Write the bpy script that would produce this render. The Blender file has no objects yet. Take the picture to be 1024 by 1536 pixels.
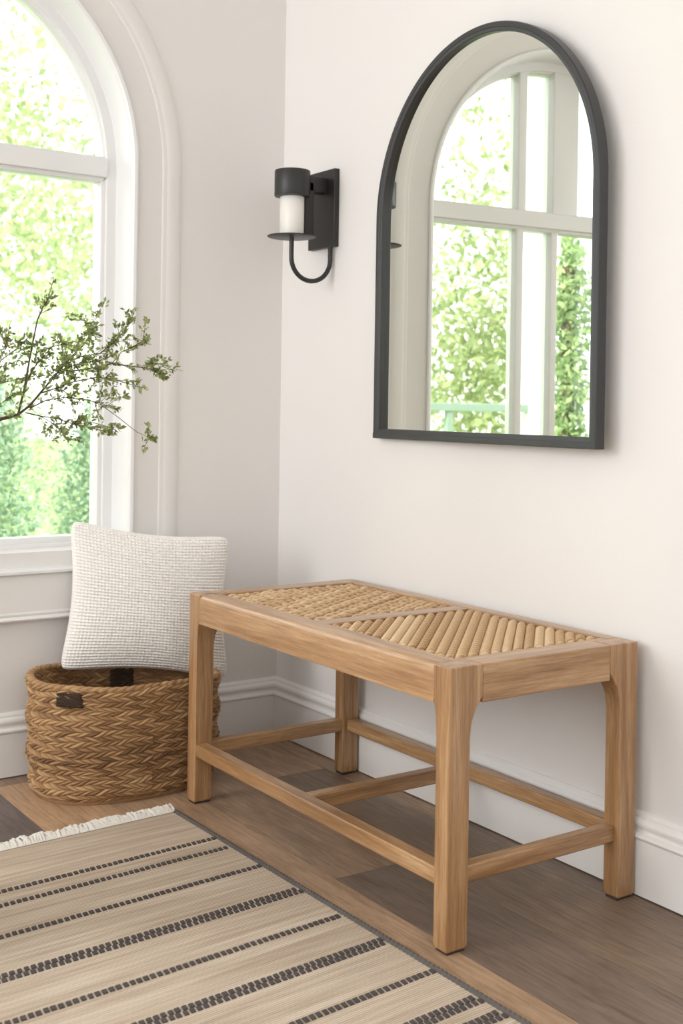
import bpy, bmesh, math, random
import numpy as np
from mathutils import Vector, Matrix

PI = math.pi
random.seed(7)
rng = np.random.default_rng(11)
scene = bpy.context.scene
C = scene.collection

# ------------------------------------------------------------------ camera
FPX, YAW, PITCH, ROLL = 1784.6, 0.9649673, math.radians(-0.2349), math.radians(0.8722)
CAM = Vector((2.8727, -1.7791, 0.92)); HY = 620.0
_F = Vector((-math.sin(YAW), math.cos(YAW), 0)); _R = Vector((math.cos(YAW), math.sin(YAW), 0)); _U = Vector((0, 0, 1))
F2 = _F * math.cos(PITCH) + _U * math.sin(PITCH)
U2 = _U * math.cos(PITCH) - _F * math.sin(PITCH)
R3 = _R * math.cos(ROLL) + U2 * math.sin(ROLL)
U3 = U2 * math.cos(ROLL) - _R * math.sin(ROLL)
cam_data = bpy.data.cameras.new('camera')
cam = bpy.data.objects.new('camera', cam_data); C.objects.link(cam)
m = Matrix.Identity(4)
for i in range(3):
    m[i][0] = R3[i]; m[i][1] = U3[i]; m[i][2] = -F2[i]; m[i][3] = CAM[i]
cam.matrix_world = m
cam_data.sensor_fit = 'HORIZONTAL'; cam_data.sensor_width = 36
cam_data.lens = FPX / 1024 * 36
cam_data.shift_y = (HY - 768) / 1024
cam_data.clip_start = 0.05; cam_data.clip_end = 200
cam_data.dof.use_dof = True; cam_data.dof.focus_distance = 2.45; cam_data.dof.aperture_fstop = 9.0
scene.camera = cam


def at(u, v, x):
    """where the sight line of a picture point meets the vertical plane X = x"""
    D = F2 + R3 * ((u - 512) / FPX) - U3 * ((v - HY) / FPX)
    t = (x - CAM.x) / D.x
    return CAM + D * t


# ------------------------------------------------------------------ light and exposure
world = bpy.data.worlds.new('world'); scene.world = world
world.use_nodes = True
wn = world.node_tree; wn.nodes.clear()
wo = wn.nodes.new('ShaderNodeOutputWorld'); wb = wn.nodes.new('ShaderNodeBackground')
wb.inputs[0].default_value = (0.95, 0.975, 1.0, 1); wb.inputs[1].default_value = 1.25
wn.links.new(wb.outputs[0], wo.inputs[0])

sun_d = bpy.data.lights.new('sun', 'SUN'); sun_d.energy = 2.6; sun_d.angle = math.radians(3); sun_d.color = (1, 0.96, 0.88)
sun = bpy.data.objects.new('sun', sun_d); C.objects.link(sun)
sun.rotation_euler = Vector((-0.35, -0.75, -0.95)).to_track_quat('-Z', 'Y').to_euler()

def area(name, loc, target, sx, sy, power, col=(1, 1, 1)):
    d = bpy.data.lights.new(name, 'AREA'); d.shape = 'RECTANGLE'; d.size = sx; d.size_y = sy; d.energy = power; d.color = col
    o = bpy.data.objects.new(name, d); C.objects.link(o); o.location = loc
    o.rotation_euler = (Vector(target) - Vector(loc)).to_track_quat('-Z', 'Y').to_euler()
    return o
# added soft key light inside the room, no window behind it
area('added_key_light', (0.25, -3.3, 1.6), (1.2, -0.3, 0.8), 1.5, 1.7, 20, (1, 0.99, 0.975))

vs = scene.view_settings
vs.view_transform = 'Standard'; vs.look = 'None'; vs.exposure = 1.38; vs.gamma = 1; vs.use_curve_mapping = False


# ------------------------------------------------------------------ material helpers
def lin(r, g, b):
    f = lambda c: (c / 255) / 12.92 if c / 255 <= 0.04045 else ((c / 255 + 0.055) / 1.055) ** 2.4
    return (f(r), f(g), f(b), 1)

class NT:
    def __init__(s, name):
        s.mat = bpy.data.materials.new(name); s.mat.use_nodes = True
        s.t = s.mat.node_tree; s.b = s.t.nodes['Principled BSDF']; s.out = s.t.nodes['Material Output']
    def n(s, kind, **kw):
        x = s.t.nodes.new('ShaderNode' + kind)
        for k, v in kw.items(): setattr(x, k, v)
        return x
    def l(s, a, b): s.t.links.new(a, b)
    def ramp(s, src, stops):
        r = s.n('ValToRGB'); e = r.color_ramp.elements
        while len(e) < len(stops): e.new(0.5)
        for el, (p, c) in zip(e, stops): el.position = p; el.color = c
        s.l(src, r.inputs[0]); return r.outputs[0]
    def coord(s, scale=(1, 1, 1), kind='Object'):
        tc = s.n('TexCoord'); mp = s.n('Mapping'); mp.inputs['Scale'].default_value = scale
        s.l(tc.outputs[kind], mp.inputs[0]); return mp.outputs[0]
    def noise(s, vec, scale, detail=4, rough=0.5, dist=0.0):
        x = s.n('TexNoise'); x.inputs['Scale'].default_value = scale; x.inputs['Detail'].default_value = detail
        x.inputs['Roughness'].default_value = rough; x.inputs['Distortion'].default_value = dist
        s.l(vec, x.inputs['Vector']); return x.outputs['Fac']
    def mix(s, fac, a, b, mode='MIX'):
        x = s.n('Mix', data_type='RGBA', blend_type=mode)
        for sock, v in ((x.inputs[0], fac), (x.inputs[6], a), (x.inputs[7], b)):
            if hasattr(v, 'links'): s.l(v, sock)
            else: sock.default_value = v
        return x.outputs[2]
    def bump(s, h, strength=0.3, dist=0.002):
        x = s.n('Bump'); x.inputs['Strength'].default_value = strength; x.inputs['Distance'].default_value = dist
        s.l(h, x.inputs['Height']); s.l(x.outputs[0], s.b.inputs['Normal'])

def plain(name, col, rough=0.5, metal=0.0, bump=None, vary=0.0):
    t = NT(name); t.b.inputs['Base Color'].default_value = col
    t.b.inputs['Roughness'].default_value = rough; t.b.inputs['Metallic'].default_value = metal
    if bump or vary:
        v = t.coord()
        if bump: t.bump(t.noise(v, bump[0], 6, 0.6), bump[1], bump[2])
        if vary:
            d = tuple(c * (1 - vary) for c in col[:3]) + (1,)
            t.l(t.mix(t.noise(v, 3, 5, 0.6), col, d), t.b.inputs['Base Color'])
    return t.mat

def wood(name, axis, c1, c2, c3, rough=0.33):
    t = NT(name)
    sc = [1, 1, 1]; sc[axis] = 0.07
    v = t.coord(tuple(sc))
    n1 = t.noise(v, 34, 8, 0.68, 0.5)
    n2 = t.noise(v, 190, 4, 0.7)
    sc2 = [1, 1, 1]; sc2[axis] = 0.02
    n3 = t.noise(t.coord(tuple(sc2)), 420, 3, 0.7)
    base = t.ramp(n1, [(0.28, c1), (0.5, c2), (0.72, c3)])
    pores = t.ramp(n3, [(0.36, (0.62, 0.55, 0.48, 1)), (0.5, (1, 1, 1, 1))])
    col = t.mix(0.65, base, pores, 'MULTIPLY')
    col2 = t.mix(t.ramp(n2, [(0.42, (0, 0, 0, 1)), (0.62, (0.35, 0.35, 0.35, 1))]), col, c1)
    t.l(col2, t.b.inputs['Base Color'])
    t.b.inputs['Roughness'].default_value = rough; t.b.inputs['Coat Weight'].default_value = .35; t.b.inputs['Coat Roughness'].default_value = .22
    t.bump(n3, 0.35, 0.0006)
    return t.mat

M = {}
M['wall'] = plain('wall_paint', lin(233, 230, 227), 0.75, 0, (55, 0.16, 0.003))
M['trim'] = plain('trim_paint', lin(240, 238, 235), 0.38, 0, (20, 0.05, 0.001))
M['frame_white'] = plain('window_frame_paint', lin(238, 238, 237), 0.32)
oak = (lin(136, 98, 62), lin(182, 141, 98), lin(210, 175, 134))
for i, a in enumerate('xyz'): M['oak_' + a] = wood('oak_grain_' + a, i, *oak)
M['foot'] = plain('foot_pad', lin(60, 45, 35), 0.7)
M['black'] = plain('blackened_metal', lin(52, 51, 50), 0.42, 0.3, (90, 0.08, 0.001))
M['mirror_frame'] = plain('mirror_frame_metal', lin(66, 66, 67), 0.36, 0.25, (60, 0.1, 0.001), 0.2)
M['frosted'] = plain('frosted_glass', lin(238, 234, 228), 0.35)
M['frosted'].node_tree.nodes['Principled BSDF'].inputs['Subsurface Weight'].default_value = 0.3
t = NT('mirror_silver'); t.b.inputs['Metallic'].default_value = 1; t.b.inputs['Roughness'].default_value = 0.0
t.b.inputs['Base Color'].default_value = (0.80, 0.82, 0.755, 1); M['silver'] = t.mat

# clear pane: reflects a little, lets the rest through
t = NT('window_glass')
tr = t.n('BsdfTransparent'); gl = t.n('BsdfGlossy'); gl.inputs['Roughness'].default_value = 0.02
fr = t.n('Fresnel'); fr.inputs[0].default_value = 1.35; mx = t.n('MixShader')
tr.inputs[0].default_value = (0.97, 0.99, 0.98, 1)
t.l(fr.outputs[0], mx.inputs[0]); t.l(tr.outputs[0], mx.inputs[1]); t.l(gl.outputs[0], mx.inputs[2]); t.l(mx.outputs[0], t.out.inputs[0])
M['glass'] = t.mat

def attr_mat(name, rough, ramp, fib=(200, 0.3, 0.0008), sheen=0.0):
    """colour picked by the per-strand value stored in attribute 'tone'"""
    t = NT(name)
    a = t.n('Attribute', attribute_name='tone')
    v = t.coord()
    f = t.noise(v, fib[0], 5, 0.7)
    ad = t.n('Math', operation='MULTIPLY_ADD'); ad.inputs[1].default_value = 0.35
    sb = t.n('Math', operation='SUBTRACT'); sb.inputs[1].default_value = 0.5
    t.l(f, sb.inputs[0]); t.l(sb.outputs[0], ad.inputs[0]); t.l(a.outputs['Fac'], ad.inputs[2])
    t.l(t.ramp(ad.outputs[0], ramp), t.b.inputs['Base Color'])
    t.b.inputs['Roughness'].default_value = rough
    t.bump(f, fib[1], fib[2]); t.b.inputs['Sheen Weight'].default_value = sheen
    return t.mat
M['basket'] = attr_mat('braided_seagrass', 0.75, [(0.0, lin(104, 74, 46)), (0.35, lin(164, 126, 86)), (0.7, lin(194, 158, 114)), (1.0, lin(210, 182, 142))])
M['basket_dark'] = attr_mat('dark_cord_and_hole', 0.8, [(0.0, lin(44, 30, 20)), (1.0, lin(84, 62, 42))])
M['rope'] = attr_mat('seat_rope', 0.75, [(0.0, lin(120, 88, 58)), (0.35, lin(178, 142, 102)), (0.65, lin(208, 176, 136)), (1.0, lin(226, 200, 164))])
M['pillow'] = plain('waffle_cotton', lin(241, 237, 232), 0.9, 0, (400, 0.3, 0.0006))
M['pillow'].node_tree.nodes['Principled BSDF'].inputs['Sheen Weight'].default_value = 0.3
M['backing'] = plain('seat_backing', lin(120, 88, 58), 0.9)

# floor planks: tone stored per plank in 'tone', grain runs along X
t = NT('oak_floor')
a = t.n('Attribute', attribute_name='tone'); off = t.n('Attribute', attribute_name='shift')
tc = t.n('TexCoord'); ad = t.n('VectorMath', operation='ADD'); t.l(tc.outputs['Object'], ad.inputs[0]); t.l(off.outputs['Vector'], ad.inputs[1])
def mapped(sc):
    mp = t.n('Mapping'); mp.inputs['Scale'].default_value = sc; t.l(ad.outputs[0], mp.inputs[0]); return mp.outputs[0]
g1 = t.noise(mapped((0.9, 6, 1)), 4.2, 10, 0.7, 1.4)
g2 = t.noise(mapped((0.05, 1, 1)), 160, 5, 0.7)
g3 = t.noise(mapped((0.5, 1.3, 1)), 7, 8, 0.72, 0.8)
base = t.ramp(a.outputs['Fac'], [(0.0, lin(118, 108, 105)), (0.3, lin(144, 125, 108)), (0.6, lin(176, 149, 124)), (1.0, lin(204, 171, 138))])
gr = t.ramp(g1, [(0.25, (0.58, 0.53, 0.49, 1)), (0.5, (0.93, 0.91, 0.89, 1)), (0.75, (1.22, 1.2, 1.18, 1))])
col = t.mix(0.85, base, gr, 'MULTIPLY')
fine = t.ramp(g2, [(0.36, (0.5, 0.45, 0.4, 1)), (0.52, (1, 1, 1, 1))])
col = t.mix(0.6, col, fine, 'MULTIPLY')
cloud = t.ramp(g3, [(0.32, (0.72, 0.7, 0.7, 1)), (0.6, (1.06, 1.04, 1.02, 1))])
col = t.mix(0.8, col, cloud, 'MULTIPLY')
vo = t.n('TexVoronoi'); vo.inputs['Scale'].default_value = 2.3; t.l(mapped((0.8, 1.5, 1)), vo.inputs['Vector'])
knot = t.ramp(vo.outputs['Distance'], [(0.02, (0.22, 0.17, 0.14, 1)), (0.05, (0.75, 0.7, 0.66, 1)), (0.09, (1, 1, 1, 1))])
col = t.mix(0.8, col, knot, 'MULTIPLY')
t.l(col, t.b.inputs['Base Color']); t.b.inputs['Roughness'].default_value = 0.48
t.bump(g2, 0.25, 0.0008)
M['floor'] = t.mat
M['gap'] = plain('floor_gap', lin(50, 38, 30), 0.9)

# rug
t = NT('rug_weave')
uv = t.n('UVMap'); uv.uv_map = 'uv'
def uvm(sc):
    mp = t.n('Mapping'); mp.inputs['Scale'].default_value = sc; t.l(uv.outputs[0], mp.inputs[0]); return mp.outputs[0]
rows = t.noise(uvm((1, 0.03, 1)), 90, 4, 0.6)
wv = t.n('TexWave', wave_type='BANDS', bands_direction='X', wave_profile='SIN'); wv.inputs['Scale'].default_value = 62
wv.inputs['Distortion'].default_value = 0.35; wv.inputs['Detail'].default_value = 2; wv.inputs['Detail Scale'].default_value = 3
t.l(uvm((1, 1, 1)), wv.inputs['Vector'])
w2 = t.n('TexWave', wave_type='BANDS', bands_direction='DIAGONAL', wave_profile='SIN'); w2.inputs['Scale'].default_value = 55; w2.inputs['Distortion'].default_value = 2.5
t.l(uvm((1.6, 1, 1)), w2.inputs['Vector'])
c = t.ramp(rows, [(0.3, lin(188, 168, 146)), (0.48, lin(212, 195, 174)), (0.66, lin(230, 217, 199))])
blot = t.ramp(t.noise(uvm((1, 0.2, 1)), 9, 4, 0.6), [(0.35, (0.86, 0.84, 0.82, 1)), (0.62, (1.05, 1.05, 1.05, 1))])
c = t.mix(0.8, c, blot, 'MULTIPLY')
c = t.mix(0.85, c, t.ramp(wv.outputs['Fac'], [(0.1, (0.62, 0.56, 0.5, 1)), (0.5, (1, 1, 1, 1))]), 'MULTIPLY')
t.l(c, t.b.inputs['Base Color']); t.b.inputs['Roughness'].default_value = 0.9
hm = t.mix(0.4, wv.outputs['Color'], w2.outputs['Color'])
t.bump(hm, 0.6, 0.0025)
M['rug'] = t.mat
M['rug_dark'] = plain('rug_charcoal_yarn', lin(84, 77, 76), 0.9, 0, (300, 0.4, 0.001), 0.3)
M['rug_bind'] = plain('rug_binding_yarn', lin(104, 98, 94), 0.9, 0, (300, 0.4, 0.001), 0.35)
M['fringe'] = plain('rug_fringe', lin(236, 232, 224), 0.9)

def leaf_mat(name, c1, c2, trans=0.45):
    t = NT(name)
    a = t.n('Attribute', attribute_name='tone')
    col = t.ramp(a.outputs['Fac'], [(0, c1), (1, c2)])
    d = t.n('BsdfDiffuse'); tl = t.n('BsdfTranslucent'); mx = t.n('MixShader'); mx.inputs[0].default_value = trans
    t.l(col, d.inputs[0]); t.l(col, tl.inputs[0]); t.l(d.outputs[0], mx.inputs[1]); t.l(tl.outputs[0], mx.inputs[2]); t.l(mx.outputs[0], t.out.inputs[0])
    return t.mat
M['leaf_light'] = leaf_mat('garden_leaf_light', lin(150, 168, 118), lin(206, 212, 170), 0.5)
M['leaf_dark'] = leaf_mat('garden_leaf_dark', lin(132, 160, 140), lin(200, 216, 178), 0.4)
M['leaf_ivy'] = leaf_mat('garden_leaf_ivy', lin(130, 162, 112), lin(204, 220, 164), 0.4)
M['leaf_twig'] = leaf_mat('twig_leaf', lin(108, 122, 76), lin(188, 198, 138), 0.45)
M['bark'] = plain('bark', lin(104, 84, 70), 0.85, 0, (80, 0.5, 0.004))
M['twig'] = plain('twig_bark', lin(88, 68, 56), 0.8)
M['grass'] = plain('garden_grass', lin(134, 160, 104), 0.9, 0, (12, 0.5, 0.03), 0.3)
M['ceramic'] = plain('vase_ceramic', lin(206, 198, 186), 0.55, 0, (40, 0.3, 0.003), 0.15)
M['porch'] = plain('porch_paint', lin(240, 240, 238), 0.5)
M['railing'] = plain('railing_paint', lin(150, 172, 158), 0.5)


# ------------------------------------------------------------------ mesh helpers
def link(name, verts, faces, mat, parent=None, smooth=False, mats=None, midx=None):
    me = bpy.data.meshes.new(name)
    me.from_pydata([tuple(map(float, v)) for v in verts], [], faces)
    for mm in ([mat] if mats is None else mats): me.materials.append(mm)
    if midx is not None: me.polygons.foreach_set('material_index', np.array(midx, dtype=np.int32))
    if smooth: me.polygons.foreach_set('use_smooth', np.ones(len(me.polygons), dtype=bool))
    me.update()
    o = bpy.data.objects.new(name, me); C.objects.link(o)
    if parent is not None:
        o.parent = parent
        if parent.type == 'EMPTY' and parent.parent is None: me.transform(Matrix.Translation(-parent.location))
        else:
            root = parent
            while root.parent is not None: root = root.parent
            if root.type == 'EMPTY': me.transform(Matrix.Translation(-root.location))
    return o

def np_mesh(name, V, Q, mat, parent=None, tone=None, smooth=True):
    """fast link of big numpy meshes: V (n,3), Q (m,4) or (m,3)"""
    me = bpy.data.meshes.new(name)
    off = np.zeros(3)
    if parent is not None:
        root = parent
        while root.parent is not None: root = root.parent
        off = np.array(root.location)
    V = np.asarray(V, float) - off
    k = Q.shape[1]
    me.vertices.add(len(V)); me.vertices.foreach_set('co', V.astype(np.float32).ravel())
    me.loops.add(Q.size); me.loops.foreach_set('vertex_index', Q.astype(np.int32).ravel())
    me.polygons.add(len(Q)); me.polygons.foreach_set('loop_start', np.arange(0, Q.size, k, dtype=np.int32))
    me.polygons.foreach_set('loop_total', np.full(len(Q), k, dtype=np.int32))
    me.update(calc_edges=True); me.validate()
    if smooth: me.polygons.foreach_set('use_smooth', np.ones(len(me.polygons), dtype=bool))
    if tone is not None:
        at_ = me.attributes.new('tone', 'FLOAT', 'POINT'); at_.data.foreach_set('value', np.asarray(tone, np.float32))
    me.materials.append(mat)
    o = bpy.data.objects.new(name, me); C.objects.link(o)
    if parent is not None: o.parent = parent
    return o

def grid_quads(nu, nv, wrap_u=False, start=0):
    iu = np.arange(nu if wrap_u else nu - 1); iv = np.arange(nv - 1)
    A, B = np.meshgrid(iu, iv, indexing='ij'); A2 = (A + 1) % nu
    return np.stack([A * nv + B, A2 * nv + B, A2 * nv + B + 1, A * nv + B + 1], -1).reshape(-1, 4) + start

class Geo:
    def __init__(s): s.v = []; s.f = []; s.m = []
    def add(s, v, f, mi=0):
        b = len(s.v); s.v += [tuple(p) for p in v]; s.f += [tuple(i + b for i in q) for q in f]; s.m += [mi] * len(f)
    def box(s, x0, x1, y0, y1, z0, z1, mi=0, ch=0.0):
        bm = bmesh.new(); bmesh.ops.create_cube(bm, size=1)
        for v in bm.verts: v.co = Vector((x0 + (v.co.x + .5) * (x1 - x0), y0 + (v.co.y + .5) * (y1 - y0), z0 + (v.co.z + .5) * (z1 - z0)))
        if ch: bmesh.ops.bevel(bm, geom=bm.edges[:], offset=ch, segments=3, affect='EDGES', profile=0.6)
        s.bm(bm, mi)
    def bm(s, bm, mi=0):
        bm.verts.index_update(); s.add([v.co[:] for v in bm.verts], [[v.index for v in f.verts] for f in bm.faces], mi); bm.free()
    def sweep(s, secs, closed_sec=True, caps=True, mi=0):
        """secs: list of sections, each a list of 3D points"""
        n = len(secs[0]); v = [p for q in secs for p in q]; f = []
        for i in range(len(secs) - 1):
            for j in range(n if closed_sec else n - 1):
                k = (j + 1) % n; f.append((i * n + j, i * n + k, (i + 1) * n + k, (i + 1) * n + j))
        if caps and closed_sec:
            f.append(tuple(range(n))[::-1]); f.append(tuple((len(secs) - 1) * n + j for j in range(n)))
        s.add(v, f, mi)
    def lathe(s, prof, c, n=48, axis='z', mi=0):
        v = []; f = []
        for r, h in prof:
            for k in range(n):
                a = 2 * PI * k / n; v.append((c[0] + r * math.cos(a), c[1] + r * math.sin(a), c[2] + h))
        m_ = len(prof)
        for i in range(m_ - 1):
            for k in range(n):
                k2 = (k + 1) % n; f.append((i * n + k, i * n + k2, (i + 1) * n + k2, (i + 1) * n + k))
        s.add(v, f, mi)
    def tube(s, pts, rad, n=10, mi=0):
        pts = [Vector(p) for p in pts]
        rs = rad if isinstance(rad, (list, tuple)) else [rad] * len(pts)
        secs = []; a = None
        for i, p in enumerate(pts):
            d = (pts[min(i + 1, len(pts) - 1)] - pts[max(i - 1, 0)]).normalized()
            if a is None:
                a = d.cross(Vector((0.13, 0.21, 0.97)))
                if a.length < 1e-2: a = d.cross(Vector((1, 0, 0)))
            a = a - d * a.dot(d); a.normalize(); b = d.cross(a)
            secs.append([p + (a * math.cos(2 * PI * k / n) + b * math.sin(2 * PI * k / n)) * rs[i] for k in range(n)])
        s.sweep(secs, mi=mi)
    def out(s, name, mat, parent=None, smooth=False, mats=None):
        o = link(name, s.v, s.f, mat, parent, smooth, mats, s.m if mats else None)
        bm = bmesh.new(); bm.from_mesh(o.data); bmesh.ops.recalc_face_normals(bm, faces=bm.faces[:]); bm.to_mesh(o.data); bm.free()
        if smooth: o.data.set_sharp_from_angle(angle=math.radians(38))
        return o

def bevel(o, w, seg=3):
    md = o.modifiers.new('bevel', 'BEVEL'); md.width = w; md.segments = seg; md.limit_method = 'ANGLE'; md.angle_limit = math.radians(35)
    md.harden_normals = False
    o.data.polygons.foreach_set('use_smooth', np.ones(len(o.data.polygons), dtype=bool))
    o.data.set_sharp_from_angle(angle=math.radians(50))
    return o

def struct(o): o['kind'] = 'structure'; return o
def tag(o, label, cat, group=None):
    o['label'] = label; o['category'] = cat
    if group: o['group'] = group
    return o
def thing(name, loc, label, cat, group=None):
    o = bpy.data.objects.new(name, None); C.objects.link(o); o.location = loc; o.empty_display_size = 0.1
    return tag(o, label, cat, group)


# ================================================================== THE ROOM
# arched window: centre, spring line
WY, WZ, ZB = -0.99, 1.55, 0.55
def arch_path(n=40, z0=ZB, cy=WY, cz=WZ, z1=None):
    """(base point, outward normal) pairs in the wall plane, right side up, round, left side down"""
    P = [((cy, z0), (1, 0)), ((cy, cz), (1, 0))]
    P += [((cy, cz), (math.cos(a), math.sin(a))) for a in np.linspace(0, PI, n + 1)[1:-1]]
    P += [((cy, cz), (-1, 0)), ((cy, z0 if z1 is None else z1), (-1, 0))]
    return P
def arch_sweep(g, prof, path, plane='x', closed=True):
    """prof: list of (radius, offset towards the room)"""
    secs = []
    for (b, n) in path:
        s = []
        for r, d in prof:
            p, q = b[0] + n[0] * r, b[1] + n[1] * r
            s.append((d, p, q) if plane == 'x' else (p, d, q))
        secs.append(s)
    g.sweep(secs, closed_sec=closed)

RH = 0.535                       # opening radius
g = Geo()
YA, YB, ZT = -4.2, 0.2, 2.75
hole = [(WY + n[0] * RH + (b[0] - WY), b[1] + n[1] * RH) for b, n in arch_path(48)]
def outer_pt(y, z):
    """opening edge point pushed out to the wall's rectangle"""
    return None
for X0 in (0.0, -0.2):
    ring = hole; N = len(ring)
    # right strip, left strip, below, above
    yr, yl = WY + RH, WY - RH
    g.add([(X0, yr, 0), (X0, YB, 0), (X0, YB, WZ), (X0, yr, WZ)], [(0, 1, 2, 3)])
    g.add([(X0, YA, 0), (X0, yl, 0), (X0, yl, WZ), (X0, YA, WZ)], [(0, 1, 2, 3)])
    g.add([(X0, yl, 0), (X0, yr, 0), (X0, yr, ZB), (X0, yl, ZB)], [(0, 1, 2, 3)])
    arc = [p for p in ring if p[1] >= WZ - 1e-6]
    top = []
    for (y, z) in arc:
        dy, dz = y - WY, z - WZ
        k = min((YB - WY) / dy if dy > 1e-6 else 1e9, (YA - WY) / dy if dy < -1e-6 else 1e9, (ZT - WZ) / dz if dz > 1e-6 else 1e9)
        top.append((WY + dy * k, WZ + dz * k))
    v = []; f = []
    for a_, b_ in zip(arc, top): v += [(X0, *a_), (X0, *b_)]
    for i in range(len(arc) - 1): f.append((2 * i, 2 * i + 1, 2 * i + 3, 2 * i + 2))
    g.add(v, f)
    g.add([(X0, YB, WZ), (X0, YB, ZT), (X0, top[[i for i, q in enumerate(top) if abs(q[1] - ZT) < 1e-6][0]][0], ZT)], [(0, 1, 2)])
    g.add([(X0, YA, WZ), (X0, YA, ZT), (X0, top[[i for i, q in enumerate(top) if abs(q[1] - ZT) < 1e-6][-1]][0], ZT)], [(0, 1, 2)])
v = []; f = []
cl = hole + [hole[0]]
for (y, z) in cl: v += [(0, y, z), (-0.2, y, z)]
for i in range(len(cl) - 1): f.append((2 * i, 2 * i + 1, 2 * i + 3, 2 * i + 2))
g.add(v, f)
g.add([(0, YA, 0), (-.2, YA, 0), (-.2, YA, ZT), (0, YA, ZT)], [(0, 1, 2, 3)])
struct(link('wall_left', g.v, g.f, M['wall']))

g = Geo(); g.box(0.0, 4.4, 0.0, 0.2, 0, ZT)
struct(g.out('wall_right', M['wall']))
g = Geo()
for y0, y1, z0, z1 in ((-4.2, .2, -.1, 1.0), (-4.2, .2, 2.4, ZT + .12), (-4.2, -2.9, 1.0, 2.4), (-1.1, .2, 1.0, 2.4)): g.box(4.4, 4.6, y0, y1, z0, z1)
struct(g.out('wall_back', M['wall']))  # unseen wall, opening added to let fill light onto the left wall
g = Geo()                       # unseen wall behind the camera, its opening shaped to cut low light
for x0, x1, z0, z1 in ((-.2, 4.6, -.1, .8), (-.2, 4.6, 2.5, ZT + .12), (-.2, .45, .8, 2.5), (3.9, 4.6, .8, 2.5)): g.box(x0, x1, -4.4, -4.2, z0, z1)
struct(g.out('wall_front', M['wall']))
g = Geo(); g.box(-0.2, 4.4, -4.2, 0.2, ZT, ZT + 0.12)
struct(g.out('ceiling', M['wall']))

# floor: planks along X, 0.19 wide, one mesh
W = 0.19; ys = [-0.265 + W * k for k in range(-21, 2)]
planks = {  # row start y (rounded) : list of (x0, x1, tone)
    -0.075: [(0, 0.83, .55), (0.83, 2.2, .28), (2.2, 4.4, .4)],
    -0.265: [(0, 0.36, .62), (0.36, 1.72, .3), (1.72, 4.4, .5)],
    -0.455: [(0, 0.966, .55), (0.966, 2.6, .2), (2.6, 4.4, .5)],
    -0.645: [(0, 2.1, .74), (2.1, 4.4, .45)],
    -0.835: [(0, 0.07, .4), (0.07, 1.6, .98), (1.6, 4.4, .4)],
    -1.025: [(0, 0.46, .0), (0.46, 2.0, .6), (2.0, 4.4, .3)]}
V = []; Fc = []; tone = []; shift = []
for y0 in ys:
    key = round(y0, 3)
    row = planks.get(key)
    if row is None:
        x = 0; row = []
        while x < 4.4:
            x1 = min(4.4, x + random.uniform(0.8, 1.7)); row.append((x, x1, random.random())); x = x1
    for (x0, x1, tn) in row:
        g_, zc = 0.0011, 0.0
        y1 = min(y0 + W, 0.0)
        if y0 >= 0: continue
        pts = [(x0 + g_, y0 + g_, 0), (x1 - g_, y0 + g_, 0), (x1 - g_, y1 - g_, 0), (x0 + g_, y1 - g_, 0)]
        low = [(x0, y0, -0.004), (x1, y0, -0.004), (x1, y1, -0.004), (x0, y1, -0.004)]
        b = len(V); V += pts + low
        Fc += [(b, b + 1, b + 2, b + 3), (b + 4, b + 5, b + 1, b), (b + 5, b + 6, b + 2, b + 1), (b + 6, b + 7, b + 3, b + 2), (b + 7, b + 4, b, b + 3)]
        tone += [tn] * 8; s_ = (random.uniform(0, 9), random.uniform(0, 9), 0); shift += [s_] * 8
V += [(-0.2, -4.3, -0.004), (4.4, -4.3, -0.004), (4.4, 0.2, -0.004), (-0.2, 0.2, -0.004), (-0.2, -4.3, -0.1), (4.4, -4.3, -0.1), (4.4, 0.2, -0.1), (-0.2, 0.2, -0.1)]
b = len(V) - 8
Fc += [(b, b + 1, b + 2, b + 3), (b + 4, b + 7, b + 6, b + 5), (b, b + 4, b + 5, b + 1), (b + 1, b + 5, b + 6, b + 2), (b + 2, b + 6, b + 7, b + 3), (b + 3, b + 7, b + 4, b)]
tone += [0] * 8; shift += [(0, 0, 0)] * 8
fl = struct(link('floor', V, Fc, M['floor'], mats=[M['floor'], M['gap']], midx=[0] * (len(Fc) - 6) + [1] * 6))
a_ = fl.data.attributes.new('tone', 'FLOAT', 'POINT'); a_.data.foreach_set('value', np.array(tone, np.float32))
a_ = fl.data.attributes.new('shift', 'FLOAT_VECTOR', 'POINT'); a_.data.foreach_set('vector', np.array(shift, np.float32).ravel())

# baseboards: one moulded profile (thickness, height)
BB = [(0, 0.003), (.0185, 0.003), (.0185, .108), (.0195, .1095), (.0215, .1115), (.0225, .1145), (.0215, .1175), (.0185, .1195), (.0135, .1215), (.012, .125),
      (.0125, .1285), (.0150, .1315), (.0165, .136), (.0160, .1405), (.0135, .1445), (.0100, .147), (.0092, .1485), (.0092, .1515), (.0080, .1535), (.0045, .1575), (0, .158)]
g = Geo(); g.sweep([[(d if k else d, -d, z) for d, z in BB] if k == 0 else [(4.4, -d, z) for d, z in BB] for k in (0, 1)])
o = struct(g.out('baseboard_right', M['trim'], smooth=True)); o.data.set_sharp_from_angle(angle=math.radians(30))
g = Geo(); g.sweep([[(d, -d, z) for d, z in BB], [(d, -4.2, z) for d, z in BB]])
o = struct(g.out('baseboard_left', M['trim'], smooth=True)); o.data.set_sharp_from_angle(angle=math.radians(30))

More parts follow.
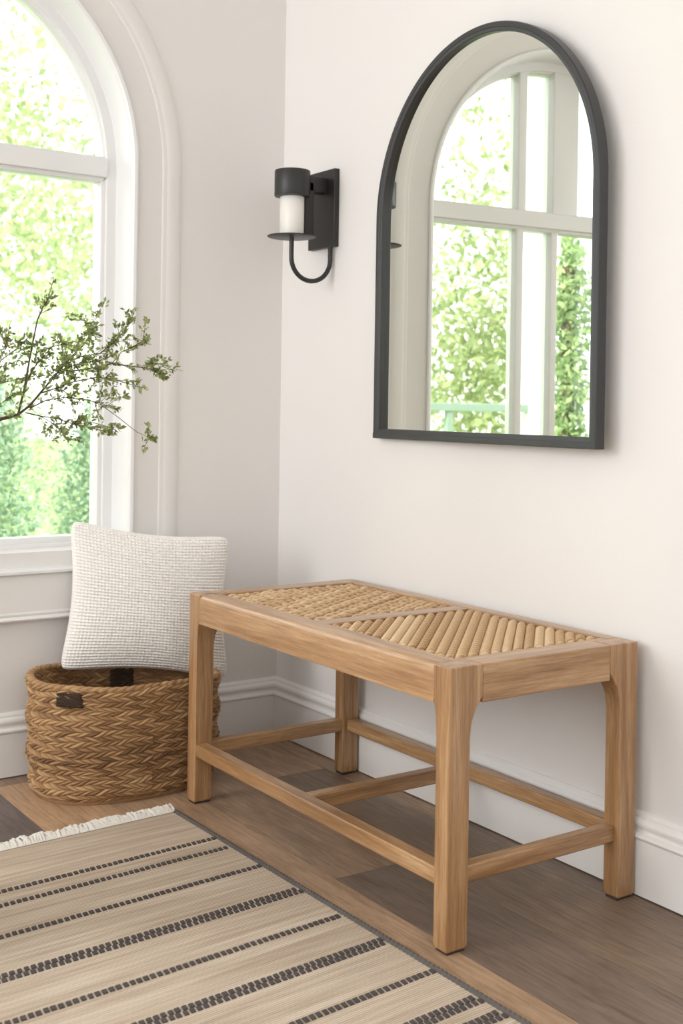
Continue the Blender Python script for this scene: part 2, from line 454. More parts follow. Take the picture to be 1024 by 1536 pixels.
# casing round the arch (shallow moulding) and bead at the opening
g = Geo()
arch_sweep(g, [(.612, 0), (.6125, .002), (.617, .004), (.622, .003), (.626, .0045), (.634, .006), (.655, .006), (.663, .0045), (.668, .0015), (.671, 0)], arch_path(64, 0.40))
o = struct(g.out('trim_1', M['wall'], smooth=True))
g = Geo()
arch_sweep(g, [(.538, 0), (.541, .005), (.5365, .0085), (.529, .0075), (.524, .002), (.5225, -.008), (.5235, -.02), (.5225, -.03), (.5205, -.1), (.536, -.1)], arch_path(64, 0.56))
o = struct(g.out('trim_2', M['frame_white'], smooth=True))

# the window itself
win = bpy.data.objects.new('window_1', None); C.objects.link(win); win.location = (-0.1, WY, ZB); struct(win)
g = Geo()
arch_sweep(g, [(.536, -.092), (.4955, -.092), (.494, -.094), (.494, -.104), (.490, -.106), (.487, -.118), (.487, -.15), (.536, -.15)], arch_path(64, 0.52))
g.box(-.15, -.09, WY - .53, WY + .53, .500, .560, ch=.003)
g.box(-.15, -.104, WY - .50, WY + .50, .556, .574, ch=.003)
g.out('window_frame', M['frame_white'], win, smooth=True)
g = Geo(); g.box(-.15, -.086, WY - .495, WY + .495, 1.524, 1.574, ch=.003); g.box(-.15, -.1, WY - .49, WY + .49, 1.514, 1.58, ch=.002)
g.out('transom', M['frame_white'], win, smooth=True)
g = Geo(); g.box(-.15, -.1, WY + .482, WY + .495, .56, 1.52, ch=.002); g.box(-.15, -.1, WY - .495, WY - .482, .56, 1.52, ch=.002)
g.out('sash', M['frame_white'], win, smooth=True)
for y0, y1, k0, k1 in ((-.884, -.852, 0, .004), (-1.098, -.994, 0, .078)):
    g = Geo(); g.box(-.15, -.095, y0, y1, 1.575, WZ + math.sqrt(.500 ** 2 - (min(abs(y0 - WY), abs(y1 - WY))) ** 2), ch=.003)
    g.box(-.15, -.1, y0 + k1, y1, .56, 1.52, ch=.003)
    g.out('mullion', M['frame_white'], win, smooth=True)
g = Geo()
ring = [(-.128, WY + n[0] * .49, b_[1] + n[1] * .49) for b_, n in arch_path(48, .55)]
g.add(ring, [tuple(range(len(ring)))])
g.out('pane', M['glass'], win)
# sill and apron
g = Geo(); secs = []
SP = [(-.12, .502), (-.12, .516), (.020, .512), (.028, .511), (.032, .507), (.032, .501), (.028, .498), (.0, .497)]
g.sweep([[(x, y, z) for x, z in SP] for y in (WY - .70, WY + .70)])
struct(g.out('trim_3', M['frame_white'], smooth=True))
g = Geo()
AP = [(0, .499), (.020, .499), (.020, .405), (.0225, .402), (.0225, .398), (.020, .396), (.024, .393), (.0265, .388), (.024, .384), (0, .380)]
g.sweep([[(x, y, z) for x, z in AP] for y in (WY - .685, WY + .685)])
struct(g.out('trim_4', M['trim'], smooth=True))

# ================================================================== BENCH
BX0, BX1, BY0, BY1, BH = 0.397, 1.340, -0.4865, -0.0240, 0.486
bench = thing('bench', ((BX0 + BX1) / 2, (BY0 + BY1) / 2, 0), 'light oak bench with a woven rope seat standing against the wall below the arched mirror', 'bench')
LX, LY = .0365, .0465
def leg(px, py, sx, sy):
    """outer corner (px,py); sx, sy point inwards; widens in a curve under the rails"""
    g = Geo(); secs = []
    zs = [0.004, .01, .1, .2, .3, .36, .385, .398, .408, .416, .422, .427, .431, BH]
    for z in zs:
        k = 0 if z < .36 else min(1, ((z - .36) / (.431 - .36))) ** 2.2
        w = LX + .010 * k; d = LY + .027 * k
        if z == .004: w -= .003; d -= .003
        e = .0015 if z == .004 else 0
        xa, xb = px + sx * e, px + sx * w; ya, yb = py + sy * e, py + sy * d
        secs.append([(xa, ya, z), (xb, ya, z), (xb, yb, z), (xa, yb, z)])
    g.sweep(secs)
    o = g.out('leg', M['oak_z'], bench); bevel(o, .0025)
    f_ = Geo(); f_.box(min(px + sx * .004, px + sx * (LX - .004)), max(px + sx * .004, px + sx * (LX - .004)), min(py + sy * .004, py + sy * (LY - .004)), max(py + sy * .004, py + sy * (LY - .004)), 0, .005)
    f_.out('foot_pad', M['foot'], o)
for px, py, sx, sy in ((BX1, BY0, -1, 1), (BX0, BY0, 1, 1), (BX1, BY1, -1, -1), (BX0, BY1, 1, -1)): leg(px, py, sx, sy)
RZ = .419
def rail(name, x0, x1, y0, y1, z0, z1, mat, w=.003, seg=3):
    g = Geo(); g.box(x0, x1, y0, y1, z0, z1); return bevel(g.out(name, mat, bench), w, seg)
LT = LX + .010; DT = LY + .027
# front rail: rounded upper front edge
g = Geo(); secs = []
pf = [(BY0 + .0015, RZ), (BY0 + .0015, BH - .012), (BY0 + .0030, BH - .0065), (BY0 + .0065, BH - .003), (BY0 + .012, BH - .0008), (BY0 + .018, BH), (BY0 + .052, BH), (BY0 + .052, RZ)]
g.sweep([[(x, y, z) for y, z in pf] for x in (BX0 + LT - .0005 - .008, BX1 - LT + .0005)])
o = g.out('seat_rail', M['oak_x'], bench, smooth=True); o.data.set_sharp_from_angle(angle=math.radians(40))
rail('seat_rail', BX0 + LT, BX1 - LT, BY1 - .038, BY1 - .001, RZ, BH, M['oak_x'])
def end_rail(x0, x1):
    g = Geo(); g.box(x0, x1, BY0 + DT - .0005, BY1 - DT + .0005, RZ, BH)
    bevel(g.out('seat_rail', M['oak_y'], bench), .0028)
end_rail(BX1 - .060, BX1 - .001); end_rail(BX0 + .001, BX0 + .055)
# inner corner blocks that carry the top flush between leg head and rail
for (x0, x1) in ((BX0 + LT, BX0 + .0555), (BX1 - .0605, BX1 - LT)):
    for (y0, y1) in ((BY0 + .0515, BY0 + DT), (BY1 - DT, BY1 - .0375)):
        g = Geo(); g.box(x0 - .001, x1, y0, y1 + .001, RZ + .006, BH - .0004); g.out('corner_block', M['oak_y'], bench)
PX = [(BX0 + .0555, .846), (.892, BX1 - .0605)]
PY = (BY0 + .052, BY1 - .038)
rail('cross_rail', .846, .892, PY[0] - .003, PY[1] + .003, RZ + .02, BH - .0005, M['oak_y'], .002)
# stretchers
SZ0, SZ1 = .110, .140
def stretcher(x0, x1, y0, y1, mat): rail('stretcher', x0, x1, y0, y1, SZ0, SZ1, mat, .003)
stretcher(BX0 + LX - .001, BX1 - LX + .001, BY0 + .002, BY0 + .032, M['oak_x'])
stretcher(BX0 + LX - .001, BX1 - LX + .001, BY1 - .034, BY1 - .006, M['oak_x'])
stretcher(BX1 - .036, BX1 - .010, BY0 + LY - .001, BY1 - LY + .012, M['oak_y'])
stretcher(BX0 + .006, BX0 + .034, BY0 + LY - .001, BY1 - LY + .001, M['oak_y'])
stretcher(.868 - .014, .868 + .014, BY0 + .031, BY1 - .033, M['oak_y'])

# woven seat: twisted cords clipped to each panel
def rope(p0, p1, r, V, Q, T, tone, twist=0.030, dip=0.008, phase=0.0):
    p0, p1 = np.array(p0, float), np.array(p1, float); L = np.linalg.norm(p1 - p0)
    if L < 0.008: return
    ns = max(8, int(L / 0.0021)); nr = 14
    d = (p1 - p0) / L; a = np.array([-d[1], d[0], 0]); b = np.array([0, 0, 1.0])
    s = np.linspace(0, L, ns); e = np.minimum(s, L - s)
    zoff = -dip * np.clip(1 - e / 0.016, 0, 1) ** 1.6
    th = np.linspace(0, 2 * PI, nr, endpoint=False)
    S, TH = np.meshgrid(s, th, indexing='ij')
    ang = TH * 2 - 2 * PI * S / twist * 1.0 + phase
    R = r * (0.68 + 0.36 * np.abs(np.cos(ang / 2)) ** .8)
    P = p0 + S[..., None] * d + (R * np.cos(TH))[..., None] * a + (R * np.sin(TH))[..., None] * b
    P[..., 2] += zoff[:, None]
    start = sum(len(x) for x in V)
    V.append(P.reshape(-1, 3)); 
    q = grid_quads(ns, nr, False)
    A = np.arange(ns - 1); extra = np.stack([A * nr + nr - 1, (A + 1) * nr + nr - 1, (A + 1) * nr, A * nr], -1)
    Q.append(np.concatenate([q, extra]) + start)
    T.append(np.clip(tone + 0.5 * (np.abs(np.cos(ang / 2)) - 0.6).ravel(), 0, 1))  # twist grooves darker, ridges lighter: shading painted into the tone
def clip_line(c, d, x0, x1, y0, y1):
    ts = [-1e9, 1e9]
    for k, (lo, hi) in enumerate(((x0, x1), (y0, y1))):
        if abs(d[k]) < 1e-9: continue
        a, b = (lo - c[k]) / d[k], (hi - c[k]) / d[k]
        if a > b: a, b = b, a
        ts[0] = max(ts[0], a); ts[1] = min(ts[1], b)
    return ts
def woven(x0, x1, y0, y1, ang, sp, r, seg=None, idx=0):
    V, Q, T = [], [], []
    d = np.array([math.cos(ang), math.sin(ang)]); n = np.array([-d[1], d[0]])
    c0 = np.array([(x0 + x1) / 2, (y0 + y1) / 2]); K = int(0.5 / sp)
    for k in range(-K, K + 1):
        c = c0 + n * sp * k
        t0, t1 = clip_line(c, d, x0 + .003, x1 - .003, y0 + .003, y1 - .003)
        if t1 - t0 < 0.012: continue
        tn = random.uniform(.35, .8); ph = random.uniform(0, 6)
        cuts = [t0, t1]
        if seg:
            off = (k * seg * 0.29 + random.uniform(-.006, .006)) % seg; ks = [x for x in np.arange(-1, 1, seg) + off if t0 + .02 < x < t1 - .02]
            cuts = [t0] + ks + [t1]
        for a_, b_ in zip(cuts[:-1], cuts[1:]):
            jz = random.uniform(-.0008, .0008); rr = r * random.uniform(.92, 1.06)
            p0 = (*(c + d * a_), BH - .0082 + jz); p1 = (*(c + d * (b_ + (.006 if seg and b_ != t1 else 0))), BH - .0082 + jz)
            rope(p0, p1, rr, V, Q, T, tn + random.uniform(-.06, .06), twist=.019 if not seg else .03, dip=.009 if not seg else .006, phase=ph)
    # cord laid along the edges
    for (p0, p1) in (((x0 + .002, y0 + .006), (x1 - .002, y0 + .006)), ((x1 - .006, y0 + .002), (x1 - .006, y1 - .002)), ((x0 + .002, y1 - .006), (x1 - .002, y1 - .006)), ((x0 + .006, y0 + .002), (x0 + .006, y1 - .002))):
        rope((*p0, BH - .0135), (*p1, BH - .0135), .0065, V, Q, T, .4, twist=.02, dip=0.0)
    return np.concatenate(V), np.concatenate(Q), np.concatenate(T)
for i, (xa, xb) in enumerate(PX):
    if i == 1: V_, Q_, T_ = woven(xa, xb, PY[0], PY[1], math.radians(135), .0192, .0104)
    else: V_, Q_, T_ = woven(xa, xb, PY[0], PY[1], math.radians(121), .0172, .0092, seg=.062)
    np_mesh('woven_seat', V_, Q_, M['rope'], bench, T_)
    g = Geo(); g.box(xa - .004, xb + .004, PY[0] - .004, PY[1] + .004, BH - .032, BH - .024); g.out('seat_backing', M['backing'], bench)

# ================================================================== MIRROR
MX0, MX1, MZ0, MZT = 0.480, 1.254, 0.848, 1.771
MR = (MX1 - MX0) / 2; MC = (MX0 + MX1) / 2; MZC = MZT - MR
mir = thing('wall_mirror', (MC, 0, MZ0), 'tall arched mirror in a thin charcoal metal frame hanging above the bench', 'mirror')
def mpath(n=72):
    P = [((MC, MZ0), (1, 0)), ((MC, MZC), (1, 0))]
    P += [((MC, MZC), (math.cos(a), math.sin(a))) for a in np.linspace(0, PI, n + 1)[1:-1]]
    return P + [((MC, MZC), (-1, 0)), ((MC, MZ0), (-1, 0))]
g = Geo()
FP = [(MR, -.0005), (MR, -.0225), (MR - .002, -.025), (MR - .0115, -.025), (MR - .013, -.0235), (MR - .0195, -.0225), (MR - .021, -.021), (MR - .021, -.0005)]
arch_sweep(g, FP, mpath(), plane='y')
BP = [(MZ0 - .0006 + (MR - r) * 1.12, d * 1.01) for r, d in FP]
g.sweep([[(x, d, z) for z, d in BP] for x in (MX0 + .0002, MX1 - .0002)])
fo = g.out('mirror_frame', M['mirror_frame'], mir, smooth=True); fo.data.set_sharp_from_angle(angle=math.radians(35))
# the pane sits at a slight angle in the deep frame (deeper at the left)
TILT = math.tan(math.radians(0.95)); 
g = Geo(); front = []; back = []
for b_, n in mpath(72):
    x, z = b_[0] + n[0] * (MR - .018), b_[1] + n[1] * (MR - .018)
    z = max(z, MZ0 + .012)
    yy = -.0075 - TILT * (x - MX0)
    front.append((x, yy, z)); back.append((x, yy + .004, z))
n_ = len(front)
g.add(front + back, [tuple(range(n_)), tuple(range(n_, 2 * n_))[::-1]] + [(i, (i + 1) % n_, n_ + (i + 1) % n_, n_ + i) for i in range(n_)])
g.out('mirror_glass', M['silver'], mir)
# it hangs a little askew: the right side stands off the wall
mir.rotation_euler.z = math.radians(-2.3); mir.location.y -= (MX1 - MX0) / 2 * math.sin(math.radians(2.3)) + .0006

# ================================================================== SCONCE
sc = thing('wall_sconce', (.217, 0, 1.347), 'black metal wall sconce with a white frosted glass cylinder, fixed beside the mirror', 'wall lamp')
g = Geo(); g.box(.156, .280, -.0165, -.0005, 1.347, 1.553); bevel(g.out('backplate', M['black'], sc), .0015, 2)
cx_, cy_ = .2525, -.130
g = Geo(); g.lathe([(0, .0), (.0455, .0), (.0465, .002), (.0465, .065), (.0455, .067), (.0, .067)], (cx_, cy_, 1.468), 56)
g.out('lamp_cap', M['black'], sc, smooth=True)
g = Geo(); g.lathe([(0, 0), (.0305, 0), (.0315, .002), (.0315, .100), (.03, .102), (0, .102)], (cx_, cy_, 1.3655), 48)
g.out('lamp_shade', M['frosted'], sc, smooth=True)
g = Geo(); g.lathe([(0, 0), (.060, .001), (.063, .0025), (.0635, .004), (.062, .005), (0, .005)], (cx_, cy_, 1.361), 56)
g.out('drip_tray', M['black'], sc, smooth=True)
g = Geo(); g.box(.218, .250, -.088, -.060, 1.372, 1.515, ch=.003); g.box(.215, .250, -.110, -.014, 1.490, 1.530, ch=.002)
g.out('bracket', M['black'], sc, smooth=True)
p0 = Vector((cx_, cy_, 1.363)); p1 = Vector((.258, -.012, 1.352)); hx = (p1 - p0); hx.z = 0; R_ = hx.length / 2; hx.normalize(); cz = 1.312
pts = [p0, p0 - Vector((0, 0, .02))] + [Vector((p0.x, p0.y, cz)) + hx * (R_ - R_ * math.cos(a)) - Vector((0, 0, R_ * math.sin(a))) for a in np.linspace(0, PI, 20)] + [Vector((p1.x, p1.y, 1.336)), p1]
g = Geo(); g.tube(pts, .0062, 14); g.out('hooked_arm', M['black'], sc, smooth=True)

# ================================================================== BASKET
BCX, BCY, BA, BB_, BZ = 0.190, -0.550, 0.160, 0.236, 0.262
def bask_xy(th, k):
    e = 2 / 2.35
    c, s = np.cos(th), np.sin(th)
    return BCX + BA * k * np.sign(c) * np.abs(c) ** e, BCY + BB_ * k * np.sign(s) * np.abs(s) ** e
# arc-length parameter so that the strands keep one width all round
_th = np.linspace(0, 2 * PI, 4001); _x, _y = bask_xy(_th, 1.0)
_s = np.concatenate([[0], np.cumsum(np.hypot(np.diff(_x), np.diff(_y)))]); PER = _s[-1]
def kk(n): return round(n * PER / (2 * PI)) * 2 * PI / PER
def braid(sv, z, row_h=.0225, pitch=.0215, seed=0):
    """height and tone of a braided surface at arc length s and height z"""
    n = round(PER / pitch); pitch = PER / n
    wob = .0026 * np.sin(sv * kk(19) + z * 40) + .0018 * np.sin(sv * kk(47) + z * 90) + .0008 * np.sin(sv * kk(131))
    r = (z + wob) / row_h; row = np.floor(r); v = r - row
    upper = v > .5
    vv = np.where(upper, (v - .5) * 2, v * 2)
    lean = np.where(upper, vv * 1.25, -vv * 1.25 + 1.25) + .12 * np.sin(sv * kk(53) + row * 2.1)
    ph = sv / pitch + lean + row * .37 + np.where(upper, .5, 0)
    k = np.floor(ph); fr_ = ph - k
    prof = np.sin(PI * np.clip(fr_, 0, 1)) ** .55
    env = np.sin(PI * np.clip(vv * .92 + .04, 0, 1)) ** .45
    ramp = .75 + .25 * (1 - fr_)
    hsh = np.sin(k * 12.9898 + row * 78.233 + upper * 37.7 + seed) * 43758.5453; hsh = hsh - np.floor(hsh)
    h = prof * env * ramp * (.62 + .38 * hsh)
    fib = np.sin(fr_ * 30 + hsh * 6) * .06
    return h + fib * env, np.clip(.10 + .56 * h + .42 * (hsh - .45) + fib, 0, 1)  # tone drops with height, painting shade into the gaps between strands
def bask_prof(z):
    """radius factor over height"""
    t_ = z / BZ
    k = 0.955 + 0.045 * np.sin(PI * np.clip(t_, 0, 1) * .62 + .1)
    lowr = np.clip(1 - z / .035, 0, 1); k = k - .10 * lowr ** 2.2
    return k
bask = thing('basket', (BCX, BCY, 0), 'round braided seagrass basket on the floor under the window, holding the white cushion', 'basket')
NS, NZ = 1500, 250
sv = np.linspace(0, PER, NS, endpoint=False); zz = np.linspace(0, BZ, NZ)
S_, Z_ = np.meshgrid(sv, zz, indexing='ij'); TH_ = np.interp(S_, _s, _th)
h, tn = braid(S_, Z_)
wave_z = Z_ + (.003 * np.sin(TH_ * 2 + .6) + .002 * np.sin(TH_ * 5) - .012 * np.sin(TH_)) * (Z_ / BZ) ** 2
band = .0035 * np.sin(Z_ / .0245 / 3.2 * 2 * PI)             # rows sag in soft bands
X_, Y_ = bask_xy(TH_, bask_prof(Z_) + (band + (h - .5) * .0085) / .2)
Vb = np.stack([X_, Y_, wave_z + .001], -1).reshape(-1, 3); Qb = grid_quads(NS, NZ, True)
dark_band = np.clip(tn - .20 * np.exp(-((Z_ - .105) / .022) ** 2), 0, 1)
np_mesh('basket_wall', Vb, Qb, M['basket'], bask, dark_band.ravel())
# inner wall and base
NZ2 = 130; zz = np.linspace(.01, BZ, NZ2); S_, Z_ = np.meshgrid(sv[::2], zz, indexing='ij'); TH_ = np.interp(S_, _s, _th)
h, tn = braid(S_, Z_, seed=5)
X_, Y_ = bask_xy(TH_, bask_prof(Z_) - (.011 + (h - .5) * .005) / .2)
wave_z = Z_ + (.003 * np.sin(TH_ * 2 + .6) + .002 * np.sin(TH_ * 5) - .012 * np.sin(TH_)) * (Z_ / BZ) ** 2
np_mesh('lining', np.stack([X_, Y_, wave_z], -1).reshape(-1, 3), grid_quads(NS // 2, NZ2, True)[:, ::-1], M['basket'], bask, tn.ravel() * .8)
a_th = np.interp(np.linspace(0, PER, 96, endpoint=False), _s, _th); xx, yy = bask_xy(a_th, .90)
g = Geo(); g.add([(x, y, .001) for x, y in zip(xx, yy)] + [(x, y, .012) for x, y in zip(xx, yy)], [tuple(range(96)), tuple(range(96, 192))] + [(i, (i + 1) % 96, 96 + (i + 1) % 96, 96 + i) for i in range(96)])
bo = g.out('basket_base', M['basket'], bask); bo.data.attributes.new('tone', 'FLOAT', 'POINT').data.foreach_set('value', np.full(192, .3, np.float32))
# rim: two-strand twisted cord
NR, NC = 1600, 18
sr = np.linspace(0, PER, NR, endpoint=False); ph = np.linspace(0, 2 * PI, NC, endpoint=False)
S_, P_ = np.meshgrid(sr, ph, indexing='ij'); TH_ = np.interp(S_, _s, _th)
nt = round(PER / .021); an = P_ * 2 - 2 * PI * S_ / PER * nt
R_ = .0078 * (.80 + .26 * np.abs(np.cos(an / 2)))
X_, Y_ = bask_xy(TH_, bask_prof(BZ) - .0045 / .2 + R_ * np.cos(P_) / .2)
Zr = BZ + (.003 * np.sin(TH_ * 2 + .6) + .002 * np.sin(TH_ * 5) - .012 * np.sin(TH_)) + R_ * np.sin(P_) * .9 + .001
q = grid_quads(NR, NC, True); A = np.arange(NR); ex = np.stack([A * NC + NC - 1, ((A + 1) % NR) * NC + NC - 1, ((A + 1) % NR) * NC, A * NC], -1)
hs = np.sin(np.floor(S_ / PER * nt) * 12.9898) * 43758.5; hs -= np.floor(hs)
np_mesh('rim', np.stack([X_, Y_, Zr], -1).reshape(-1, 3), np.concatenate([q, ex]), M['basket'], bask, np.clip(.45 + .3 * np.abs(np.cos(an / 2)) + .3 * (hs - .5) - .2, 0, 1).ravel())
# front handle: dark cord panel; back handle: dark patch painting its shaded hole
def handle(th0, th1, z0, z1, outside, name):
    s0, s1 = np.interp([th0, th1], _th, _s); s_ = np.linspace(s0, s1, 90); z_ = np.linspace(z0, z1, 50)
    S_, Z_ = np.meshgrid(s_, z_, indexing='ij'); T_ = np.interp(S_, _s, _th); h, tn = braid(S_, Z_, .013, .012, 3); ZO = -.012 * np.sin(T_) * (Z_ / BZ) ** 2
    u = (S_ - s0) / (s1 - s0); v = (Z_ - z0) / (z1 - z0)
    edge = np.clip(np.minimum(np.minimum(u, 1 - u) * 10, np.minimum(v, 1 - v) * 8), 0, 1) ** .5
    off_ = (.0065 * edge - .001 + (h - .5) * .004) * (1 if outside else -1) - (0 if outside else .009)
    X_, Y_ = bask_xy(T_, bask_prof(Z_) + off_ / .2)
    Q = grid_quads(90, 50)
    np_mesh(name, np.stack([X_, Y_, Z_ + ZO], -1).reshape(-1, 3), Q if outside else Q[:, ::-1], M['basket_dark'], bask, tn.ravel())
handle(math.radians(299), math.radians(320), .222, .256, True, 'handle')
handle(math.radians(160), math.radians(176), .175, .246, False, 'handle')

# ================================================================== CUSHION
# four corners, standing on the basket's rim and leaning towards the window
nrm = Vector((math.cos(math.radians(4)) * math.cos(math.radians(-17)), math.cos(math.radians(4)) * math.sin(math.radians(-17)), math.sin(math.radians(4))))
pb = Vector((.128, -.545, .262))
def on_plane(u, v):
    D = F2 + R3 * ((u - 512) / FPX) - U3 * ((v - HY) / FPX); t_ = (pb - CAM).dot(nrm) / D.dot(nrm); return np.array(CAM + D * t_)
TL, TR, BL, BR = on_plane(104, 777), on_plane(346, 803), on_plane(86, 1008), on_plane(344, 1020)
CN = 330
u_ = np.linspace(0, 1, CN)
U_, V_ = np.meshgrid(u_, u_, indexing='ij')
def pinch(a, b): return 0
# edges pull in between the corners
ue = U_ + .048 * np.sin(PI * V_) * (1 - 2 * U_) * 1.0
ve = V_ + .030 * np.sin(PI * U_) * (1 - 2 * V_) * 1.8
cr = np.abs(2 * U_ - 1) ** 9 * np.abs(2 * V_ - 1) ** 9
ue = ue + cr * .028 * np.sign(.5 - U_); ve = ve + cr * .028 * np.sign(.5 - V_)
P0 = (1 - ue)[..., None] * ((1 - ve)[..., None] * BL + ve[..., None] * TL) + ue[..., None] * ((1 - ve)[..., None] * BR + ve[..., None] * TR)
puff = (np.clip(np.sin(PI * U_), 0, 1) ** .42) * (np.clip(np.sin(PI * V_), 0, 1) ** .42)
puff = puff * (1 + .12 * (V_ < .5) * np.sin(PI * V_ * 2))
NCELL = 47
wu, wv_ = U_ * NCELL * PI, V_ * NCELL * PI
waff = np.maximum(np.abs(np.cos(wu)) ** 3.0, np.abs(np.cos(wv_)) ** 3.0 * 1.6)
edge = np.clip(np.minimum(np.minimum(U_, 1 - U_), np.minimum(V_, 1 - V_)) * 40, 0, 1)
n3 = np.array(nrm)
wr = .002 * np.sin(U_ * 9 + V_ * 5) * puff
fr_ = P0 + (puff * .062 + waff * .0030 * edge + wr)[..., None] * n3
bk_ = P0 - (puff * .050 + waff * .0028 * edge)[..., None] * n3
Vp = np.concatenate([fr_.reshape(-1, 3), bk_.reshape(-1, 3)])
Qp = np.concatenate([grid_quads(CN, CN), grid_quads(CN, CN)[:, ::-1] + CN * CN])
cu = np_mesh('cushion', Vp, Qp, M['pillow'])
cu.data.transform(Matrix.Translation(-Vector(pb))); cu.location = pb
tag(cu, 'square off-white waffle-weave cushion propped upright on the seagrass basket', 'cushion')

# ================================================================== RUG
RO = np.array([.468, -.553]); RU = np.array([1, .017]); RV = np.array([.066, -1.0])
def rp(u, v, z): p = RO + u * RU + v * RV; return (p[0], p[1], z)
rug = thing('rug', (1.2, -1.1, 0), 'flat-woven beige rug with dashed charcoal stripes and a white fringe on the floor', 'rug')
RLU, RLV = 2.3, 1.55
g = Geo(); nu, nv = 60, 40
base = [rp(RLU * i / nu, RLV * j / nv, .0075) for i in range(nu + 1) for j in range(nv + 1)]
g.add(base, [(i * (nv + 1) + j, i * (nv + 1) + j + 1, (i + 1) * (nv + 1) + j + 1, (i + 1) * (nv + 1) + j) for i in range(nu) for j in range(nv)])
rim_ = [(0, 0), (RLU, 0), (RLU, RLV), (0, RLV)]
g.add([rp(*q, .0075) for q in rim_] + [rp(*q, .0005) for q in rim_], [(0, 1, 5, 4), (1, 2, 6, 5), (2, 3, 7, 6), (3, 0, 4, 7), (4, 5, 6, 7)])
ro = g.out('rug_body', M['rug'], rug)
uvl = ro.data.uv_layers.new(name='uv'); inv = np.linalg.inv(np.stack([RU, RV], 1))
for l_ in ro.data.loops:
    co = ro.data.vertices[l_.vertex_index].co; q = inv @ (np.array([co.x + 1.2, co.y - 1.1]) - RO); uvl.data[l_.index].uv = (q[0], q[1])
# dashes
stripes = [(.196, 1), (.256, 1), (.378, 1), (.512, 1), (.527, 1), (.655, 1), (.772, 1), (.786, 1), (.910, 1), (1.012, 1), (1.026, 1), (1.066, 1), (1.080, 1), (1.20, 1), (1.33, 1), (1.46, 1), (1.475, 1), (1.6, 1), (1.75, 1), (1.9, 1), (2.02, 1), (2.15, 1)]
g = Geo()
for k, (us, _) in enumerate(stripes):
    dbl = (k + 1 < len(stripes) and stripes[k + 1][0] - us < .02) or (k and us - stripes[k - 1][0] < .02)
    w = .0066 if dbl else .0070; v_ = .006 + (.006 if k % 2 else 0)
    while v_ < RLV - .02:
        L = .0090 * random.uniform(.88, 1.08); sk = .0022; j = random.uniform(-.0006, .0006)
        q = [(us - w + j, v_), (us + w + j, v_ + sk), (us + w + j, v_ + L + sk), (us - w + j, v_ + L)]
        c_ = (us + j, v_ + L / 2 + sk / 2)
        top = [(c_[0] + (a - c_[0]) * .86, c_[1] + (b_ - c_[1]) * .86) for a, b_ in q]
        g.add([rp(*p, .0074) for p in q] + [rp(*p, .0094) for p in top], [(0, 1, 5, 4), (1, 2, 6, 5), (2, 3, 7, 6), (3, 0, 4, 7), (4, 5, 6, 7)])
        v_ += .0121
g.out('dashed_stripes', M['rug_dark'], rug)['kind'] = 'stuff'
# whipped edge
V_, Q_, T_ = [], [], []
ns, nr = 2600, 10
s = np.linspace(-.004, RLU, ns); th = np.linspace(0, 2 * PI, nr, endpoint=False); S_, TH_ = np.meshgrid(s, th, indexing='ij')
R_ = .0062 * (.80 + .25 * np.abs(np.cos((2 * PI * S_ / .0105 + TH_) / 2)))
px_ = RO[0] + S_ * RU[0] + np.cos(TH_) * R_ * RV[0]; py_ = RO[1] + S_ * RU[1] + np.cos(TH_) * R_ * RV[1] - .0005; pz_ = .0068 + R_ * np.sin(TH_)
A = np.arange(ns - 1); ex = np.stack([A * nr + nr - 1, (A + 1) * nr + nr - 1, (A + 1) * nr, A * nr], -1)
np_mesh('edge_binding', np.stack([px_, py_, pz_], -1).reshape(-1, 3), np.concatenate([grid_quads(ns, nr), ex]), M['rug_bind'], rug)
# fringe
g = Geo(); v_ = .004
while v_ < RLV:
    for k in range(2):
        L = random.uniform(.024, .052); a_ = random.uniform(-.5, .5); zt = random.uniform(.002, .012); vv = v_ + random.uniform(-.002, .002)
        pts = [rp(.004, vv, .0075), rp(-.004, vv + a_ * .003, .0095 + zt * .4), rp(-L * .6, vv + a_ * L * .5, .006 + zt), rp(-L, vv + a_ * L, .002 + zt * random.uniform(0, .9))]
        g.tube(pts, [.0028, .0030, .0027, .0016], 5)
    v_ += .0036
g.out('fringe', M['fringe'], rug, smooth=True)['kind'] = 'stuff'

# ================================================================== LEAVES, BRANCH, VASE
def leaves(cent, size, n3d=None, fold=.35, tone=None, elong=1.9):
    """one folded pointed leaf (6 verts, 4 triangles -> 2 quads) per centre"""
    N = len(cent); cent = np.asarray(cent)
    d = rng.normal(size=(N, 3)); d /= np.linalg.norm(d, axis=1, keepdims=True)
    if n3d is not None: d = d * .8 + n3d; d /= np.linalg.norm(d, axis=1, keepdims=True)
    w = np.cross(d, rng.normal(size=(N, 3))); w /= np.linalg.norm(w, axis=1, keepdims=True); u = np.cross(d, w)
    sz = (size * rng.uniform(.6, 1.25, N))[:, None]
    a = cent; b_ = cent + d * sz * elong
    m1 = cent + d * sz * elong * .5
    l = m1 + w * sz * .5 + u * sz * fold * .5; r = m1 - w * sz * .5 + u * sz * fold * .5
    V = np.stack([a, l, b_, r], 1).reshape(-1, 3)
    k = np.arange(N)[:, None] * 4
    Q = np.concatenate([k + [[0, 1, 2]], k + [[0, 2, 3]]])
    T = np.repeat(rng.uniform(0, 1, N) if tone is None else tone, 4)
    return V, Q, T

vase = thing('floor_vase', (.80, -1.32, .0095), 'tall pale stoneware floor vase standing on the rug, holding the leafy branch', 'vase')
g = Geo(); g.lathe([(0, 0), (.075, 0), (.085, .006), (.11, .12), (.122, .26), (.115, .40), (.085, .52), (.05, .585), (.042, .62), (.047, .645), (.054, .655), (.048, .657), (.038, .63), (.036, .60), (.06, .56)], (.80, -1.32, .0095), 64)
g.out('vase_body', M['ceramic'], vase, smooth=True)

